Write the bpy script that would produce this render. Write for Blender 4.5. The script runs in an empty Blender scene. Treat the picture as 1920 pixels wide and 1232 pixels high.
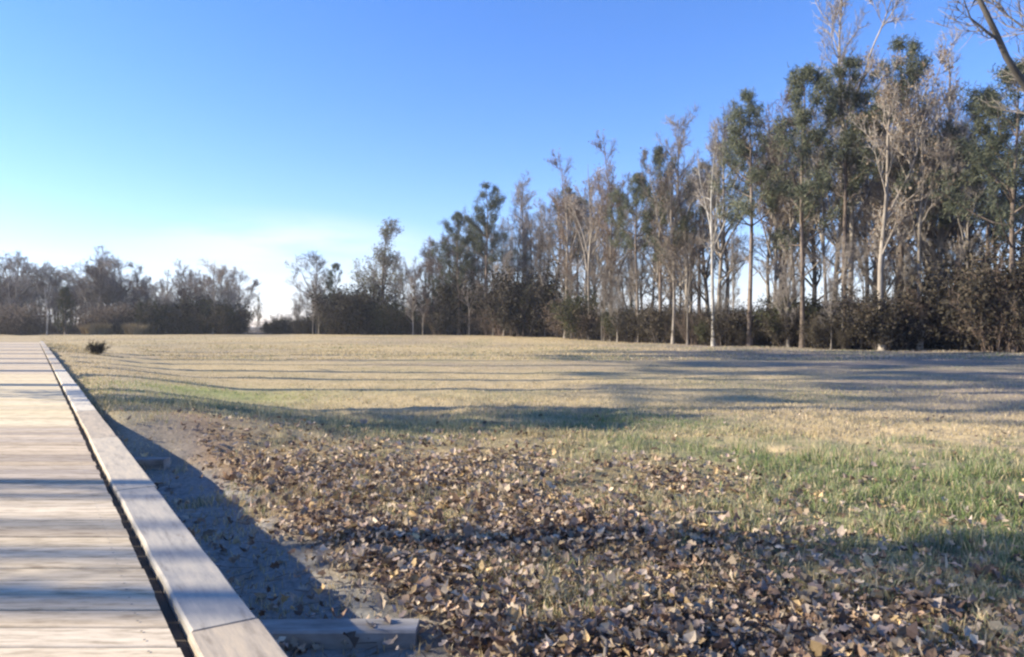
import bpy, math
import numpy as np
R = math.radians
D = bpy.data
S = bpy.context.scene

# ------------------------------------------------------------------ camera
F_PX = 1387.0
CAM_H = 1.35
cd = D.cameras.new('camera'); cam = D.objects.new('camera', cd); S.collection.objects.link(cam)
cd.lens = 26.0; cd.sensor_width = 36.0; cd.clip_start = 0.05; cd.clip_end = 2500
cam.location = (0, 0, CAM_H); cam.rotation_euler = (R(90 - 0.17), 0, 0)
S.camera = cam
# ------------------------------------------------------------------ sky, sun, exposure
SUN_EL, SUN_AZ = 25.5, -2.0          # the sun stands to the left; light travels towards +X
w = D.worlds.new("World"); S.world = w; w.use_nodes = True
nt = w.node_tree; nt.nodes.clear()
wo = nt.nodes.new('ShaderNodeOutputWorld'); bg = nt.nodes.new('ShaderNodeBackground')
sky = nt.nodes.new('ShaderNodeTexSky'); sky.sky_type = 'NISHITA'; sky.sun_disc = False
sky.sun_elevation = R(SUN_EL); sky.sun_rotation = R(-90 - SUN_AZ)
sky.altitude = 100; sky.air_density = 1.0; sky.dust_density = 0.1; sky.ozone_density = 4.0
bg.inputs['Strength'].default_value = 0.13
hs_ = nt.nodes.new('ShaderNodeHueSaturation'); hs_.inputs['Saturation'].default_value = 1.2; hs_.inputs['Value'].default_value = 1.0
tn_ = nt.nodes.new('ShaderNodeMix'); tn_.data_type = 'RGBA'; tn_.blend_type = 'MULTIPLY'; tn_.inputs['Factor'].default_value = 1; tn_.inputs['B'].default_value = (1.03, .91, 1.04, 1)
nt.links.new(sky.outputs[0], tn_.inputs['A']); nt.links.new(tn_.outputs['Result'], hs_.inputs['Color'])
# thin white cloud bank low over the horizon
tcw = nt.nodes.new('ShaderNodeTexCoord'); sx_ = nt.nodes.new('ShaderNodeSeparateXYZ'); nt.links.new(tcw.outputs['Generated'], sx_.inputs[0])
el_ = nt.nodes.new('ShaderNodeMapRange'); el_.interpolation_type = 'SMOOTHSTEP'
for k_, v_ in (('From Min', .0), ('From Max', .12), ('To Min', 1), ('To Max', 0)): el_.inputs[k_].default_value = v_
nt.links.new(sx_.outputs['Z'], el_.inputs['Value'])
mpw = nt.nodes.new('ShaderNodeMapping'); mpw.inputs['Scale'].default_value = (3, 3, 16); nt.links.new(tcw.outputs['Generated'], mpw.inputs[0])
nw_ = nt.nodes.new('ShaderNodeTexNoise'); nw_.inputs['Scale'].default_value = 1.6; nw_.inputs['Detail'].default_value = 5; nt.links.new(mpw.outputs[0], nw_.inputs['Vector'])
cr_ = nt.nodes.new('ShaderNodeMapRange'); cr_.inputs['From Min'].default_value = .44; cr_.inputs['From Max'].default_value = .70; nt.links.new(nw_.outputs[0], cr_.inputs['Value'])
mu_ = nt.nodes.new('ShaderNodeMath'); mu_.operation = 'MULTIPLY'; nt.links.new(el_.outputs[0], mu_.inputs[0]); nt.links.new(cr_.outputs[0], mu_.inputs[1])
mxw = nt.nodes.new('ShaderNodeMix'); mxw.data_type = 'RGBA'; mxw.inputs['B'].default_value = (3.75, 4.15, 4.5, 1)
blx = nt.nodes.new('ShaderNodeMapping'); blx.inputs['Location'].default_value = (.60, 0, -.66); blx.inputs['Scale'].default_value = (2.1, 0, 7.6)
nt.links.new(tcw.outputs['Generated'], blx.inputs[0])
ln_ = nt.nodes.new('ShaderNodeVectorMath'); ln_.operation = 'LENGTH'; nt.links.new(blx.outputs[0], ln_.inputs[0])
bl_ = nt.nodes.new('ShaderNodeMapRange'); bl_.interpolation_type = 'SMOOTHSTEP'
for k_, v_ in (('From Min', .12), ('From Max', .55), ('To Min', .85), ('To Max', 0)): bl_.inputs[k_].default_value = v_
nt.links.new(ln_.outputs['Value'], bl_.inputs['Value'])
b2_ = nt.nodes.new('ShaderNodeMath'); b2_.operation = 'MULTIPLY'; cr2 = nt.nodes.new('ShaderNodeMapRange'); cr2.inputs['From Min'].default_value = .30; cr2.inputs['From Max'].default_value = .50
nt.links.new(nw_.outputs[0], cr2.inputs['Value']); nt.links.new(bl_.outputs[0], b2_.inputs[0]); nt.links.new(cr2.outputs[0], b2_.inputs[1])
mxm = nt.nodes.new('ShaderNodeMath'); mxm.operation = 'MAXIMUM'; nt.links.new(mu_.outputs[0], mxm.inputs[0]); nt.links.new(b2_.outputs[0], mxm.inputs[1])
nt.links.new(mxm.outputs[0], mxw.inputs['Factor']); nt.links.new(hs_.outputs[0], mxw.inputs['A'])
nt.links.new(mxw.outputs['Result'], bg.inputs['Color']); nt.links.new(bg.outputs[0], wo.inputs['Surface'])
sl = D.lights.new('sun', 'SUN'); sun = D.objects.new('sun', sl); S.collection.objects.link(sun)
sl.energy = 5.0; sl.angle = R(0.55); sl.color = (1.0, 0.90, 0.72)
sun.rotation_euler = (0, R(-(90 - SUN_EL)), R(SUN_AZ)); sun.location = (-40, 0, 30)
vs = S.view_settings; vs.view_transform = 'Standard'; vs.look = 'None'; vs.gamma = 1.0; vs.use_curve_mapping = False
vs.exposure = 1.08
S.cycles.max_bounces = 6; S.cycles.transparent_max_bounces = 4
S.cycles.filter_width = 2.4
S.cycles.use_denoising = True

# ------------------------------------------------------------------ numpy helpers
def vnoise(x, y, seed=0):
    x = np.asarray(x, float); y = np.asarray(y, float)
    xi = np.floor(x).astype(np.int64); yi = np.floor(y).astype(np.int64)
    fx = x - xi; fy = y - yi; fx = fx*fx*(3-2*fx); fy = fy*fy*(3-2*fy)
    def h(a, b):
        n = (a*374761393 + b*668265263 + seed*982451653) & 0xffffffff
        n = ((n ^ (n >> 13))*1274126177) & 0xffffffff
        n = (n ^ (n >> 16)) & 0xffff
        return n/65535.0
    return ((h(xi, yi)*(1-fx) + h(xi+1, yi)*fx)*(1-fy) + (h(xi, yi+1)*(1-fx) + h(xi+1, yi+1)*fx)*fy)
def fbm(x, y, seed=0, oct=4):
    s = 0; a = .5; t = 0
    for o in range(oct):
        s = s + a*vnoise(x*2**o, y*2**o, seed+o*17); t += a; a *= .5
    return s/t
def sstep(a, b, x):
    t = np.clip((x-a)/(b-a), 0, 1); return t*t*(3-2*t)

TH = R(33.0); DX, DY = -math.sin(TH), math.cos(TH); NX, NY = math.cos(TH), math.sin(TH)
def P_of(x, y): return x*NX + y*NY           # distance right of the camera, square to the boardwalk
def T_of(x, y): return x*DX + y*DY
def ridge(x):                                  # Y of the tussocky lip where the rough ground ends
    return 10.6 - 1.6*sstep(-2, 1, x) - 2.6*sstep(.5, 5, x)
def height(x, y):
    x = np.asarray(x, float); y = np.asarray(y, float)
    near = 1 - sstep(10, 22, y)
    z = (fbm(x*.25, y*.25, 3) - .5)*.18
    z = z + near*((fbm(x*1.5, y*1.5, 9) - .5)*.10 + (fbm(x*6, y*6, 21, 3) - .5)*.055)
    d = ridge(x) - y
    z = z + .05*sstep(-.25, .15, d)*(1 - sstep(.5, 3.5, d))*sstep(-1, 1, x)
    p = P_of(x, y)
    z = z - .07*np.exp(-((p-1.0)/.45)**2)*near     # shallow run-off dip along the boardwalk
    z = z + (.31 - z)*sstep(7.9, 9.8, T_of(x, y))*sstep(4.0, .9, p)*sstep(60, 50, T_of(x, y))
    z = z + .25*sstep(60, 100, y) + .8*sstep(34, 60, x)
    under = sstep(.8, .45, p) * sstep(-3.2, -2.8, p)
    z = z*(1-under) + (-.12)*under
    return z

def mesh_obj(name, verts, faces_list, mat, parent=None, smooth=False, cols=None, mat2=None):
    """faces_list: list of int arrays (m,k). One linked mesh object."""
    me = D.meshes.new(name)
    verts = np.asarray(verts, np.float32)
    fl = [np.asarray(f, np.int32) for f in faces_list if len(f)]
    me.vertices.add(len(verts)); me.vertices.foreach_set('co', verts.ravel())
    nl = sum(f.size for f in fl); npoly = sum(len(f) for f in fl)
    me.loops.add(nl); me.polygons.add(npoly)
    me.loops.foreach_set('vertex_index', np.concatenate([f.ravel() for f in fl]))
    tot = np.concatenate([np.full(len(f), f.shape[1], np.int32) for f in fl])
    st = np.concatenate([[0], np.cumsum(tot)[:-1]]).astype(np.int32)
    me.polygons.foreach_set('loop_start', st)
    me.polygons.foreach_set('loop_total', tot)
    me.polygons.foreach_set('use_smooth', np.full(npoly, smooth, bool))
    if cols is not None:
        a = me.color_attributes.new('tint', 'FLOAT_COLOR', 'POINT')
        c = np.ones((len(verts), 4), np.float32); c[:, :3] = cols
        a.data.foreach_set('color', c.ravel())
    me.update(calc_edges=True); me.validate()
    if mat: me.materials.append(mat)
    o = D.objects.new(name, me); S.collection.objects.link(o)
    if parent: o.parent = parent
    return o

def thing(name, label, cat, loc=(0, 0, 0), rz=0, group=None):
    o = D.objects.new(name, None); S.collection.objects.link(o)
    o.empty_display_size = .3
    o.location = loc; o.rotation_euler = (0, 0, rz); o['label'] = label; o['category'] = cat
    if group: o['group'] = group
    return o
def struct(o): o['kind'] = 'structure'; return o
def stuff(o, label, cat): o['kind'] = 'stuff'; o['label'] = label; o['category'] = cat; return o
def dup(root, loc, rz, sc, label, cat, group):
    r = root.copy(); S.collection.objects.link(r)
    r.location = loc; r.rotation_euler = (0, 0, rz); r.scale = sc
    r['label'] = label; r['category'] = cat
    if group: r['group'] = group
    elif 'group' in r: del r['group']
    for ch in list(root.children):
        c = ch.copy(); S.collection.objects.link(c); c.parent = r
    return r

class Acc:
    def __init__(s): s.v = []; s.q = []; s.t = []; s.n = 0; s.c = []
    def add(s, v, q=None, t=None, c=None):
        v = np.asarray(v, float).reshape(-1, 3)
        if q is not None and len(q): s.q.append(np.asarray(q).reshape(-1, 4) + s.n)
        if t is not None and len(t): s.t.append(np.asarray(t).reshape(-1, 3) + s.n)
        if c is not None: s.c.append(np.broadcast_to(c, v.shape))
        s.v.append(v); s.n += len(v)
    def obj(s, name, mat, parent=None, smooth=False):
        fl = []
        if s.q: fl.append(np.concatenate(s.q))
        if s.t: fl.append(np.concatenate(s.t))
        return mesh_obj(name, np.concatenate(s.v), fl, mat, parent, smooth, np.concatenate(s.c) if s.c else None)

def norm(v): return v/np.maximum(np.linalg.norm(v, axis=-1, keepdims=True), 1e-9)
def perp(d):
    a = np.where(np.abs(d[..., 2:3]) > .9, np.array([1., 0, 0]), np.array([0, 0, 1.]))
    u = norm(np.cross(d, a)); return u, np.cross(d, u)
def segs(acc, A, B, ra, rb, k=3):
    """open prisms from A to B"""
    A = np.asarray(A, float).reshape(-1, 3); B = np.asarray(B, float).reshape(-1, 3)
    n = len(A)
    if n == 0: return
    ra = np.broadcast_to(ra, n)[:, None, None]; rb = np.broadcast_to(rb, n)[:, None, None]
    u, v = perp(norm(B-A))
    an = np.arange(k)*2*np.pi/k
    ring = u[:, None, :]*np.cos(an)[None, :, None] + v[:, None, :]*np.sin(an)[None, :, None]
    V = np.concatenate([A[:, None, :] + ring*ra, B[:, None, :] + ring*rb], 1).reshape(-1, 3)
    i = np.arange(k); j = (i+1) % k
    q = np.stack([i, j, j+k, i+k], 1)
    Q = (q[None] + (np.arange(n)*2*k)[:, None, None]).reshape(-1, 4)
    acc.add(V, q=Q)
def tube(acc, pts, rad, k=8, rng=None, knob=0):
    pts = np.asarray(pts, float); n = len(pts)
    d = np.gradient(pts, axis=0); d = norm(d)
    u, v = perp(d[0]); us = []
    for i in range(n):
        u = norm(u - d[i]*np.dot(u, d[i])); us.append(u.copy())
    U = np.array(us); W = np.cross(d, U)
    an = np.arange(k)*2*np.pi/k
    rr = np.asarray(rad)[:, None]*np.ones(k)[None]
    if rng is not None and knob: rr = rr*(1 + rng.uniform(-knob, knob, rr.shape))
    V = pts[:, None, :] + (U[:, None, :]*np.cos(an)[None, :, None] + W[:, None, :]*np.sin(an)[None, :, None])*rr[..., None]
    q = []
    for i in range(n-1):
        a = i*k + np.arange(k); b = i*k + (np.arange(k)+1) % k
        q.append(np.stack([a, b, b+k, a+k], 1))
    acc.add(V.reshape(-1, 3), q=np.concatenate(q))
def box(acc, c, ax, ay, az, col=None):
    c = np.array(c, float); ax = np.array(ax, float); ay = np.array(ay, float); az = np.array(az, float)
    V = [c + sx*ax + sy*ay + sz*az for sz in (-1, 1) for sy in (-1, 1) for sx in (-1, 1)]
    q = [[0, 2, 3, 1], [4, 5, 7, 6], [0, 1, 5, 4], [2, 6, 7, 3], [0, 4, 6, 2], [1, 3, 7, 5]]
    acc.add(V, q=q, c=col)

# ------------------------------------------------------------------ materials
def mat(name, base=None, rough=.85, noise=None, bump=None, attr=None, island=None, objrand=0, trans=0, spec=.3, rot=0):
    m = D.materials.new(name); m.use_nodes = True; n = m.node_tree; N = n.nodes; Lk = n.links
    b = N['Principled BSDF']; b.inputs['Roughness'].default_value = rough
    b.inputs['Specular IOR Level'].default_value = spec
    tc = N.new('ShaderNodeTexCoord'); src = None; co = tc.outputs['Object']
    if rot:
        mr0 = N.new('ShaderNodeMapping'); mr0.inputs['Rotation'].default_value = (0, 0, rot); Lk.new(co, mr0.inputs[0]); co = mr0.outputs[0]
    if attr:
        a = N.new('ShaderNodeAttribute'); a.attribute_name = attr; src = a.outputs['Color']
    if noise:
        scale, cols, sx = noise
        mp = N.new('ShaderNodeMapping'); mp.inputs['Scale'].default_value = sx
        Lk.new(co, mp.inputs[0])
        t = N.new('ShaderNodeTexNoise'); t.inputs['Scale'].default_value = scale; t.inputs['Detail'].default_value = 6
        t.inputs['Roughness'].default_value = .65
        Lk.new(mp.outputs[0], t.inputs['Vector'])
        r = N.new('ShaderNodeValToRGB'); e = r.color_ramp.elements
        for i, c in enumerate(cols):
            pos = .3 + .4*i/(len(cols)-1)
            if i < 2: e[i].position = pos if i else .3; el = e[i]
            else: el = e.new(pos)
            el.color = (*c, 1)
        e[len(cols)-1].position = .7
        Lk.new(t.outputs[0], r.inputs[0])
        if src:
            mx = N.new('ShaderNodeMix'); mx.data_type = 'RGBA'; mx.blend_type = 'MULTIPLY'; mx.inputs['Factor'].default_value = 1
            Lk.new(src, mx.inputs['A']); Lk.new(r.outputs[0], mx.inputs['B']); src = mx.outputs['Result']
        else: src = r.outputs[0]
    if island:
        g = N.new('ShaderNodeNewGeometry'); r = N.new('ShaderNodeValToRGB'); e = r.color_ramp.elements
        for i, c in enumerate(island):
            pos = i/(len(island)-1)
            if i == 0: el = e[0]
            elif i == len(island)-1: el = e[-1]
            else: el = e.new(pos)
            el.position = pos; el.color = (*c, 1)
        Lk.new(g.outputs['Random Per Island'], r.inputs[0]); src = r.outputs[0]
    if objrand:
        oi = N.new('ShaderNodeObjectInfo'); hs = N.new('ShaderNodeHueSaturation')
        mr = N.new('ShaderNodeMapRange'); mr.inputs['To Min'].default_value = 1-objrand; mr.inputs['To Max'].default_value = 1+objrand
        Lk.new(oi.outputs['Random'], mr.inputs['Value']); Lk.new(mr.outputs[0], hs.inputs['Value'])
        if src: Lk.new(src, hs.inputs['Color'])
        else: hs.inputs['Color'].default_value = (*base, 1)
        src = hs.outputs[0]
    if src: Lk.new(src, b.inputs['Base Color'])
    elif base: b.inputs['Base Color'].default_value = (*base, 1)
    if bump:
        scale, dist, sx = bump
        mp = N.new('ShaderNodeMapping'); mp.inputs['Scale'].default_value = sx
        Lk.new(co, mp.inputs[0])
        t = N.new('ShaderNodeTexNoise'); t.inputs['Scale'].default_value = scale; t.inputs['Detail'].default_value = 5
        Lk.new(mp.outputs[0], t.inputs['Vector'])
        bp = N.new('ShaderNodeBump'); bp.inputs['Distance'].default_value = dist; bp.inputs['Strength'].default_value = .8
        Lk.new(t.outputs[0], bp.inputs['Height']); Lk.new(bp.outputs[0], b.inputs['Normal'])
    if trans:
        tr = N.new('ShaderNodeBsdfTranslucent'); ms = N.new('ShaderNodeMixShader'); ms.inputs[0].default_value = trans
        if src: Lk.new(src, tr.inputs['Color'])
        else: tr.inputs['Color'].default_value = (*base, 1)
        out = N['Material Output']
        Lk.new(b.outputs[0], ms.inputs[1]); Lk.new(tr.outputs[0], ms.inputs[2]); Lk.new(ms.outputs[0], out.inputs[0])
    return m

M = {}
TH_ = R(33.0)
M['bark_grey'] = mat('grey_bark', noise=(3, [(.12, .10, .08), (.25, .215, .175), (.42, .37, .30)], (1, 1, .25)), objrand=.3, bump=(9, .03, (1, 1, .2)))
M['bark_dark'] = mat('dark_bark', noise=(3, [(.05, .045, .04), (.10, .09, .08), (.16, .145, .13)], (1, 1, .25)))
M['bark_pale'] = mat('pale_bark', noise=(2.2, [(.16, .145, .12), (.38, .355, .31), (.54, .51, .46)], (1, 1, .5)), objrand=.1)
M['bark_pine'] = mat('pine_bark', noise=(4, [(.07, .055, .045), (.17, .13, .10), (.30, .235, .18)], (1, 1, .3)), objrand=.25, bump=(9, .04, (1, 1, .3)))
M['twig'] = mat('twig_bark', island=[(.14, .12, .10), (.25, .215, .18), (.40, .355, .30)], objrand=.35)
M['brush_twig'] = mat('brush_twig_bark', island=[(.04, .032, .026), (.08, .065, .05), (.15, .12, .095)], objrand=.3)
M['twig_red'] = mat('reddish_twig_bark', island=[(.10, .07, .055), (.16, .115, .085), (.24, .18, .135)], objrand=.2)
M['needle'] = mat('pine_needles', island=[(.055, .068, .045), (.11, .125, .08), (.21, .21, .13)], objrand=.25, trans=.2)
M['cedar'] = mat('cedar_foliage', island=[(.03, .04, .018), (.06, .065, .028), (.11, .09, .045)], objrand=.2, trans=.15)
M['dead_leaf'] = mat('dead_leaves', island=[(.15, .105, .07), (.27, .20, .14), (.38, .30, .215)], objrand=.15, trans=.3)
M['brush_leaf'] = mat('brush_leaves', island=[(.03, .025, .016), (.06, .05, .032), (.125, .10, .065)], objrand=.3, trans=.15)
M['olive_leaf'] = mat('olive_leaves', island=[(.14, .15, .08), (.25, .25, .15), (.36, .35, .23)], objrand=.1, trans=.25)
M['straw'] = mat('dry_straw', island=[(.26, .19, .09), (.42, .32, .17), (.56, .46, .28)], objrand=.15, trans=.25)
M['blade'] = mat('grass_blades', attr='tint', trans=.25, rough=.7)
M['litter'] = mat('fallen_leaves', attr='tint', trans=.15, rough=.75, noise=(25, [(.65, .65, .65), (1.0, 1.0, 1.0)], (1, 1, 1)))
M['plank'] = mat('weathered_planks', attr='tint', rough=.85, spec=.12, noise=(4, [(.5, .47, .43), (.88, .86, .82), (1.08, 1.07, 1.05)], (1.6, 9, 9)), bump=(3, .0012, (1, 14, 14)))
M['curb'] = mat('weathered_curb_timber', attr='tint', rough=.85, spec=.12, noise=(4, [(.66, .65, .65), (.92, .92, .93), (1.08, 1.06, 1.02), (1.2, 1.15, 1.08)], (7, 1.1, 1)), bump=(5, .002, (10, 1, 1)), rot=-TH_)
M['timber_dark'] = mat('dark_frame_timber', noise=(5, [(.05, .04, .03), (.10, .08, .06)], (1, 1, 1)))
M['sleeper'] = mat('grey_sleeper_timber', noise=(9, [(.15, .13, .11), (.30, .275, .24), (.42, .39, .35)], (.35, 1.5, 1)), bump=(9, .006, (.3, 2, 2)))
M['steel'] = mat('screw_steel', base=(.12, .11, .10), rough=.5)

# ground: one material; patches follow the place; some put shade into the tint
def ground_mat():
    m = D.materials.new('field_ground'); m.use_nodes = True; n = m.node_tree; N = n.nodes; Lk = n.links
    b = N['Principled BSDF']; b.inputs['Roughness'].default_value = .95; b.inputs['Specular IOR Level'].default_value = .15
    a = N.new('ShaderNodeAttribute'); a.attribute_name = 'tint'
    tc = N.new('ShaderNodeTexCoord')
    mp = N.new('ShaderNodeMapping'); mp.inputs['Scale'].default_value = (1, 1, 1); Lk.new(tc.outputs['Object'], mp.inputs[0])
    t1 = N.new('ShaderNodeTexNoise'); t1.inputs['Scale'].default_value = 1.3; t1.inputs['Detail'].default_value = 10; t1.inputs['Roughness'].default_value = .7
    t2 = N.new('ShaderNodeTexNoise'); t2.inputs['Scale'].default_value = 28; t2.inputs['Detail'].default_value = 6; t2.inputs['Roughness'].default_value = .7
    for t in (t1, t2): Lk.new(mp.outputs[0], t.inputs['Vector'])
    def ramp(t, lo, hi):
        r = N.new('ShaderNodeValToRGB'); r.color_ramp.elements[0].position = .3; r.color_ramp.elements[1].position = .7
        r.color_ramp.elements[0].color = (*lo, 1); r.color_ramp.elements[1].color = (*hi, 1); Lk.new(t.outputs[0], r.inputs[0]); return r
    r1 = ramp(t1, (.72, .74, .70), (1.22, 1.2, 1.15)); r2 = ramp(t2, (.6, .6, .6), (1.25, 1.25, 1.25))
    prev = a.outputs['Color']
    for r in (r1, r2):
        mx = N.new('ShaderNodeMix'); mx.data_type = 'RGBA'; mx.blend_type = 'MULTIPLY'; mx.inputs['Factor'].default_value = 1
        Lk.new(prev, mx.inputs['A']); Lk.new(r.outputs[0], mx.inputs['B']); prev = mx.outputs['Result']
    Lk.new(prev, b.inputs['Base Color'])
    bp = N.new('ShaderNodeBump'); bp.inputs['Distance'].default_value = .010; Lk.new(t2.outputs[0], bp.inputs['Height']); Lk.new(bp.outputs[0], b.inputs['Normal'])
    return m
M['ground'] = ground_mat()

SOIL = np.array([.21, .155, .10]); TAN = np.array([.53, .41, .235]); GREEN = np.array([.20, .21, .11])
LIME = np.array([.38, .38, .15]); DULL = np.array([.27, .22, .19]); ROSE = np.array([.30, .23, .18])
def zones(x, y):
    """weights: green, lime, leaf"""
    g = .25*sstep(.45, .7, fbm(x*.35, y*.6, 40))
    g = np.maximum(g, .85*np.exp(-((y - 10.2 - .4*np.sin(x))/1.2)**2)*sstep(-6.5, -5, x)*(1-sstep(2, 4, x))*sstep(.15, .45, fbm(x*.7, y*1.5, 44)))
    rz = sstep(.1, 2.0, x + (fbm(x*1.3, y*1.3, 45)-.5)*3.2)*(1-sstep(-.3, .5, y-ridge(x)))*sstep(3.6, 5.0, y + .45*(x-1) + (fbm(x*2, y*2, 46)-.5)*2)
    g = np.maximum(g, .8*rz)
    g = np.maximum(g, .45*sstep(.52, .62, fbm(x*1.4+3, y*1.4, 47))*(y < 9))
    g = np.maximum(g, .6*sstep(.2, 1.8, x)*sstep(.35, .6, fbm(x*1.1+7, y*1.1, 83))*(y < 9))
    lime = np.exp(-(((x+5.6)/1.7)**2 + ((y-13.8)/1.8)**2))*.9
    leaf = (1-sstep(6.5, 10.5, y + 1.2*np.maximum(x-1, 0)))*(1-.9*rz)*(1-.3*sstep(.52, .62, fbm(x*1.4+3, y*1.4, 47)))
    return np.clip(g, 0, 1), np.clip(lime, 0, 1), np.clip(leaf, 0, 1)
def ground_tint(x, y):
    g, l, lf = zones(x, y)
    c = TAN[None]*np.ones((len(x), 1))
    m = sstep(.4, .7, fbm(x*.12+5, y*.3, 60))[:, None]*.5; c = c*(1-m) + DULL*m
    r = sstep(2, 16, x)[:, None]*.8; c = c*(1-r) + DULL*r  # greys the right side: tree shade put into the field colour
    c = c*(1-g[:, None]) + GREEN*g[:, None]; c = c*(1-l[:, None]) + LIME*l[:, None]
    sl_ = (lf*.75)[:, None]; c = c*(1-sl_) + SOIL*sl_
    # bare reddish earth beside the boardwalk
    p = P_of(x, y); e = (np.exp(-((p-1.6)/.45)**2)*sstep(12, 8, y)*sstep(4.5, 5.5, y))[:, None]*.8
    c = c*(1-e) + np.array([.36, .24, .16])*e
    e = (np.exp(-((p-1.3)/.7)**2)*sstep(9, 13, y)*(1-sstep(40, 60, y)))[:, None]*.7
    c = c*(1-e) + np.array([.46, .37, .27])*e
    e = (sstep(1.75, 1.25, p + (fbm(x*2, y*2, 31)-.5)*.5)*sstep(.3, .6, p)*sstep(10, 6, y))[:, None]*.85  # slate grey put into the ground where the boardwalk's shadow falls
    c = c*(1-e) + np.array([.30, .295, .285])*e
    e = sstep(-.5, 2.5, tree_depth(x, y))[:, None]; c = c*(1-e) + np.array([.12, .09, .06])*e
    return c

# line along which the wood meets the field, as (X, Y)
LINE = np.array([(60, 26), (36, 36.5), (27, 39.5), (20, 43.5), (14, 52), (9, 66), (4, 84), (-5, 93), (-20, 98), (-40, 102), (-75, 104), (-120, 104)], float)
def line_y(x): return np.interp(x, LINE[::-1, 0], LINE[::-1, 1])
def tree_depth(x, y): return y - line_y(x)

# ------------------------------------------------------------------ ground sheet
def axis(lo, hi, n0, n1, d):
    a = np.arange(n0, n1+1e-6, d); s = d; out = list(a); v = n1
    while v < hi: s *= 1.12; v += s; out.append(v)
    s = d; v = n0; pre = []
    while v > lo: s *= 1.12; v -= s; pre.append(v)
    return np.array(pre[::-1] + out)
gx = axis(-900, 900, -3.5, 6.5, .05); gy = axis(-300, 1400, 1.6, 12, .05)
X, Y = np.meshgrid(gx, gy); xf, yf = X.ravel(), Y.ravel()
V = np.stack([xf, yf, height(xf, yf)], 1)
nx, ny = len(gx), len(gy)
i = (np.arange(ny-1)[:, None]*nx + np.arange(nx-1)[None]).ravel()
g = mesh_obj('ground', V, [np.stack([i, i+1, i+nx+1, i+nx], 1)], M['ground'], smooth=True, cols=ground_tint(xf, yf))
struct(g)

# ------------------------------------------------------------------ boardwalk
DECK_Z, CURB_Z = .38, .382
def pt(p, t, z): return np.array([p*NX + t*DX, p*NY + t*DY, z])
rng = np.random.default_rng(5)
bw = thing('boardwalk', 'raised weathered timber boardwalk with pale planks and low edge curb', 'boardwalk', (0, 0, 0))
P_R, P_L = .374, -1.75
def plank_section(name, y0, y1, base, var):
    a = Acc(); y = y0; pitch = .146
    wav = rng.uniform(-1, 1, 4000)
    k = 0
    while y < y1:
        wd = pitch - .011
        yc = y + wd/2
        slow = np.interp(yc, [2.1, 2.3, 2.5, 2.68, 2.87, 3.05, 3.26, 3.5, 3.84, 4.4, 4.75, 5.1, 5.5, 5.9, 6.6, 7.1], [1, .9, -.5, .5, -1.0, -.2, 1.0, -.5, .5, 0, -1, -.2, -.9, .1, -.6, -.2]) + .2*math.sin(yc*7)
        mv = np.interp(yc, [2.3, 2.5, 2.7, 3.4, 3.5, 3.7, 4.5, 4.75, 7], [0, .6, 0, 0, .5, 0, .4, 1, .8])*(y1 < 8)
        tint = np.array(base)*(1 + var*(.5*rng.uniform(-1, 1) + .5*slow)) + np.array([-.006, -.012, .006])*mv + rng.uniform(-.018, .018)*np.array([1, .2, -1])
        z = DECK_Z + rng.uniform(-.0015, .0015)
        # plank runs along X, cut on the skew to the walk's edges
        vs_ = []
        yy0, yy1 = y, y + wd; b = .004
        prof = [(yy0, z-.035), (yy0, z-b), (yy0+b, z), (yy1-b, z), (yy1, z-b), (yy1, z-.035)]
        jog = rng.uniform(-.006, .004)
        for P in (P_L, P_R + jog):
            for (yy, zz) in prof:
                vs_.append(((P - yy*NY)/NX, yy, zz))
        n = len(prof); q = [[i, (i+1) % n, (i+1) % n + n, i+n] for i in range(n)]
        q = [[f[0], f[3], f[2], f[1]] for f in q]
        a.add(vs_, q=q + [[0, 1, 4, 5], [1, 2, 3, 4], [n+5, n+4, n+1, n], [n+4, n+3, n+2, n+1]], c=tint)
        y += pitch; k += 1
    return a.obj(name, M['plank'], bw)
near_deck = plank_section('deck_planks', .2, 7.1, (.60, .50, .365), .32)
o = plank_section('deck_planks', 7.1+.06, 14.9, (.80, .67, .455), .20); o['label'] = 'planks farther along the walk, sunlight put into their pale cream tint'  # sunlit stretch: its brightness is put into the plank colour
plank_section('deck_planks', 15.0, 45, (.66, .55, .41), .22)
# screws, three rows, near part only
a = Acc()
y = .2
for kk in range(45):
    for P in (.29, -.55, -1.5):
        for off in (.035, .10):
            yy = y + off; x = (P - yy*NY)/NX
            an = np.arange(6)*np.pi/3
            vv = np.stack([x + .0045*np.cos(an), yy + .0045*np.sin(an), np.full(6, DECK_Z+.0035)], 1)
            a.add(vv, t=[[0, 1, 2], [0, 2, 3], [0, 3, 4], [0, 4, 5]])
    y += .146
so = a.obj('screws', M['steel'], near_deck); so['kind'] = 'stuff'
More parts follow.
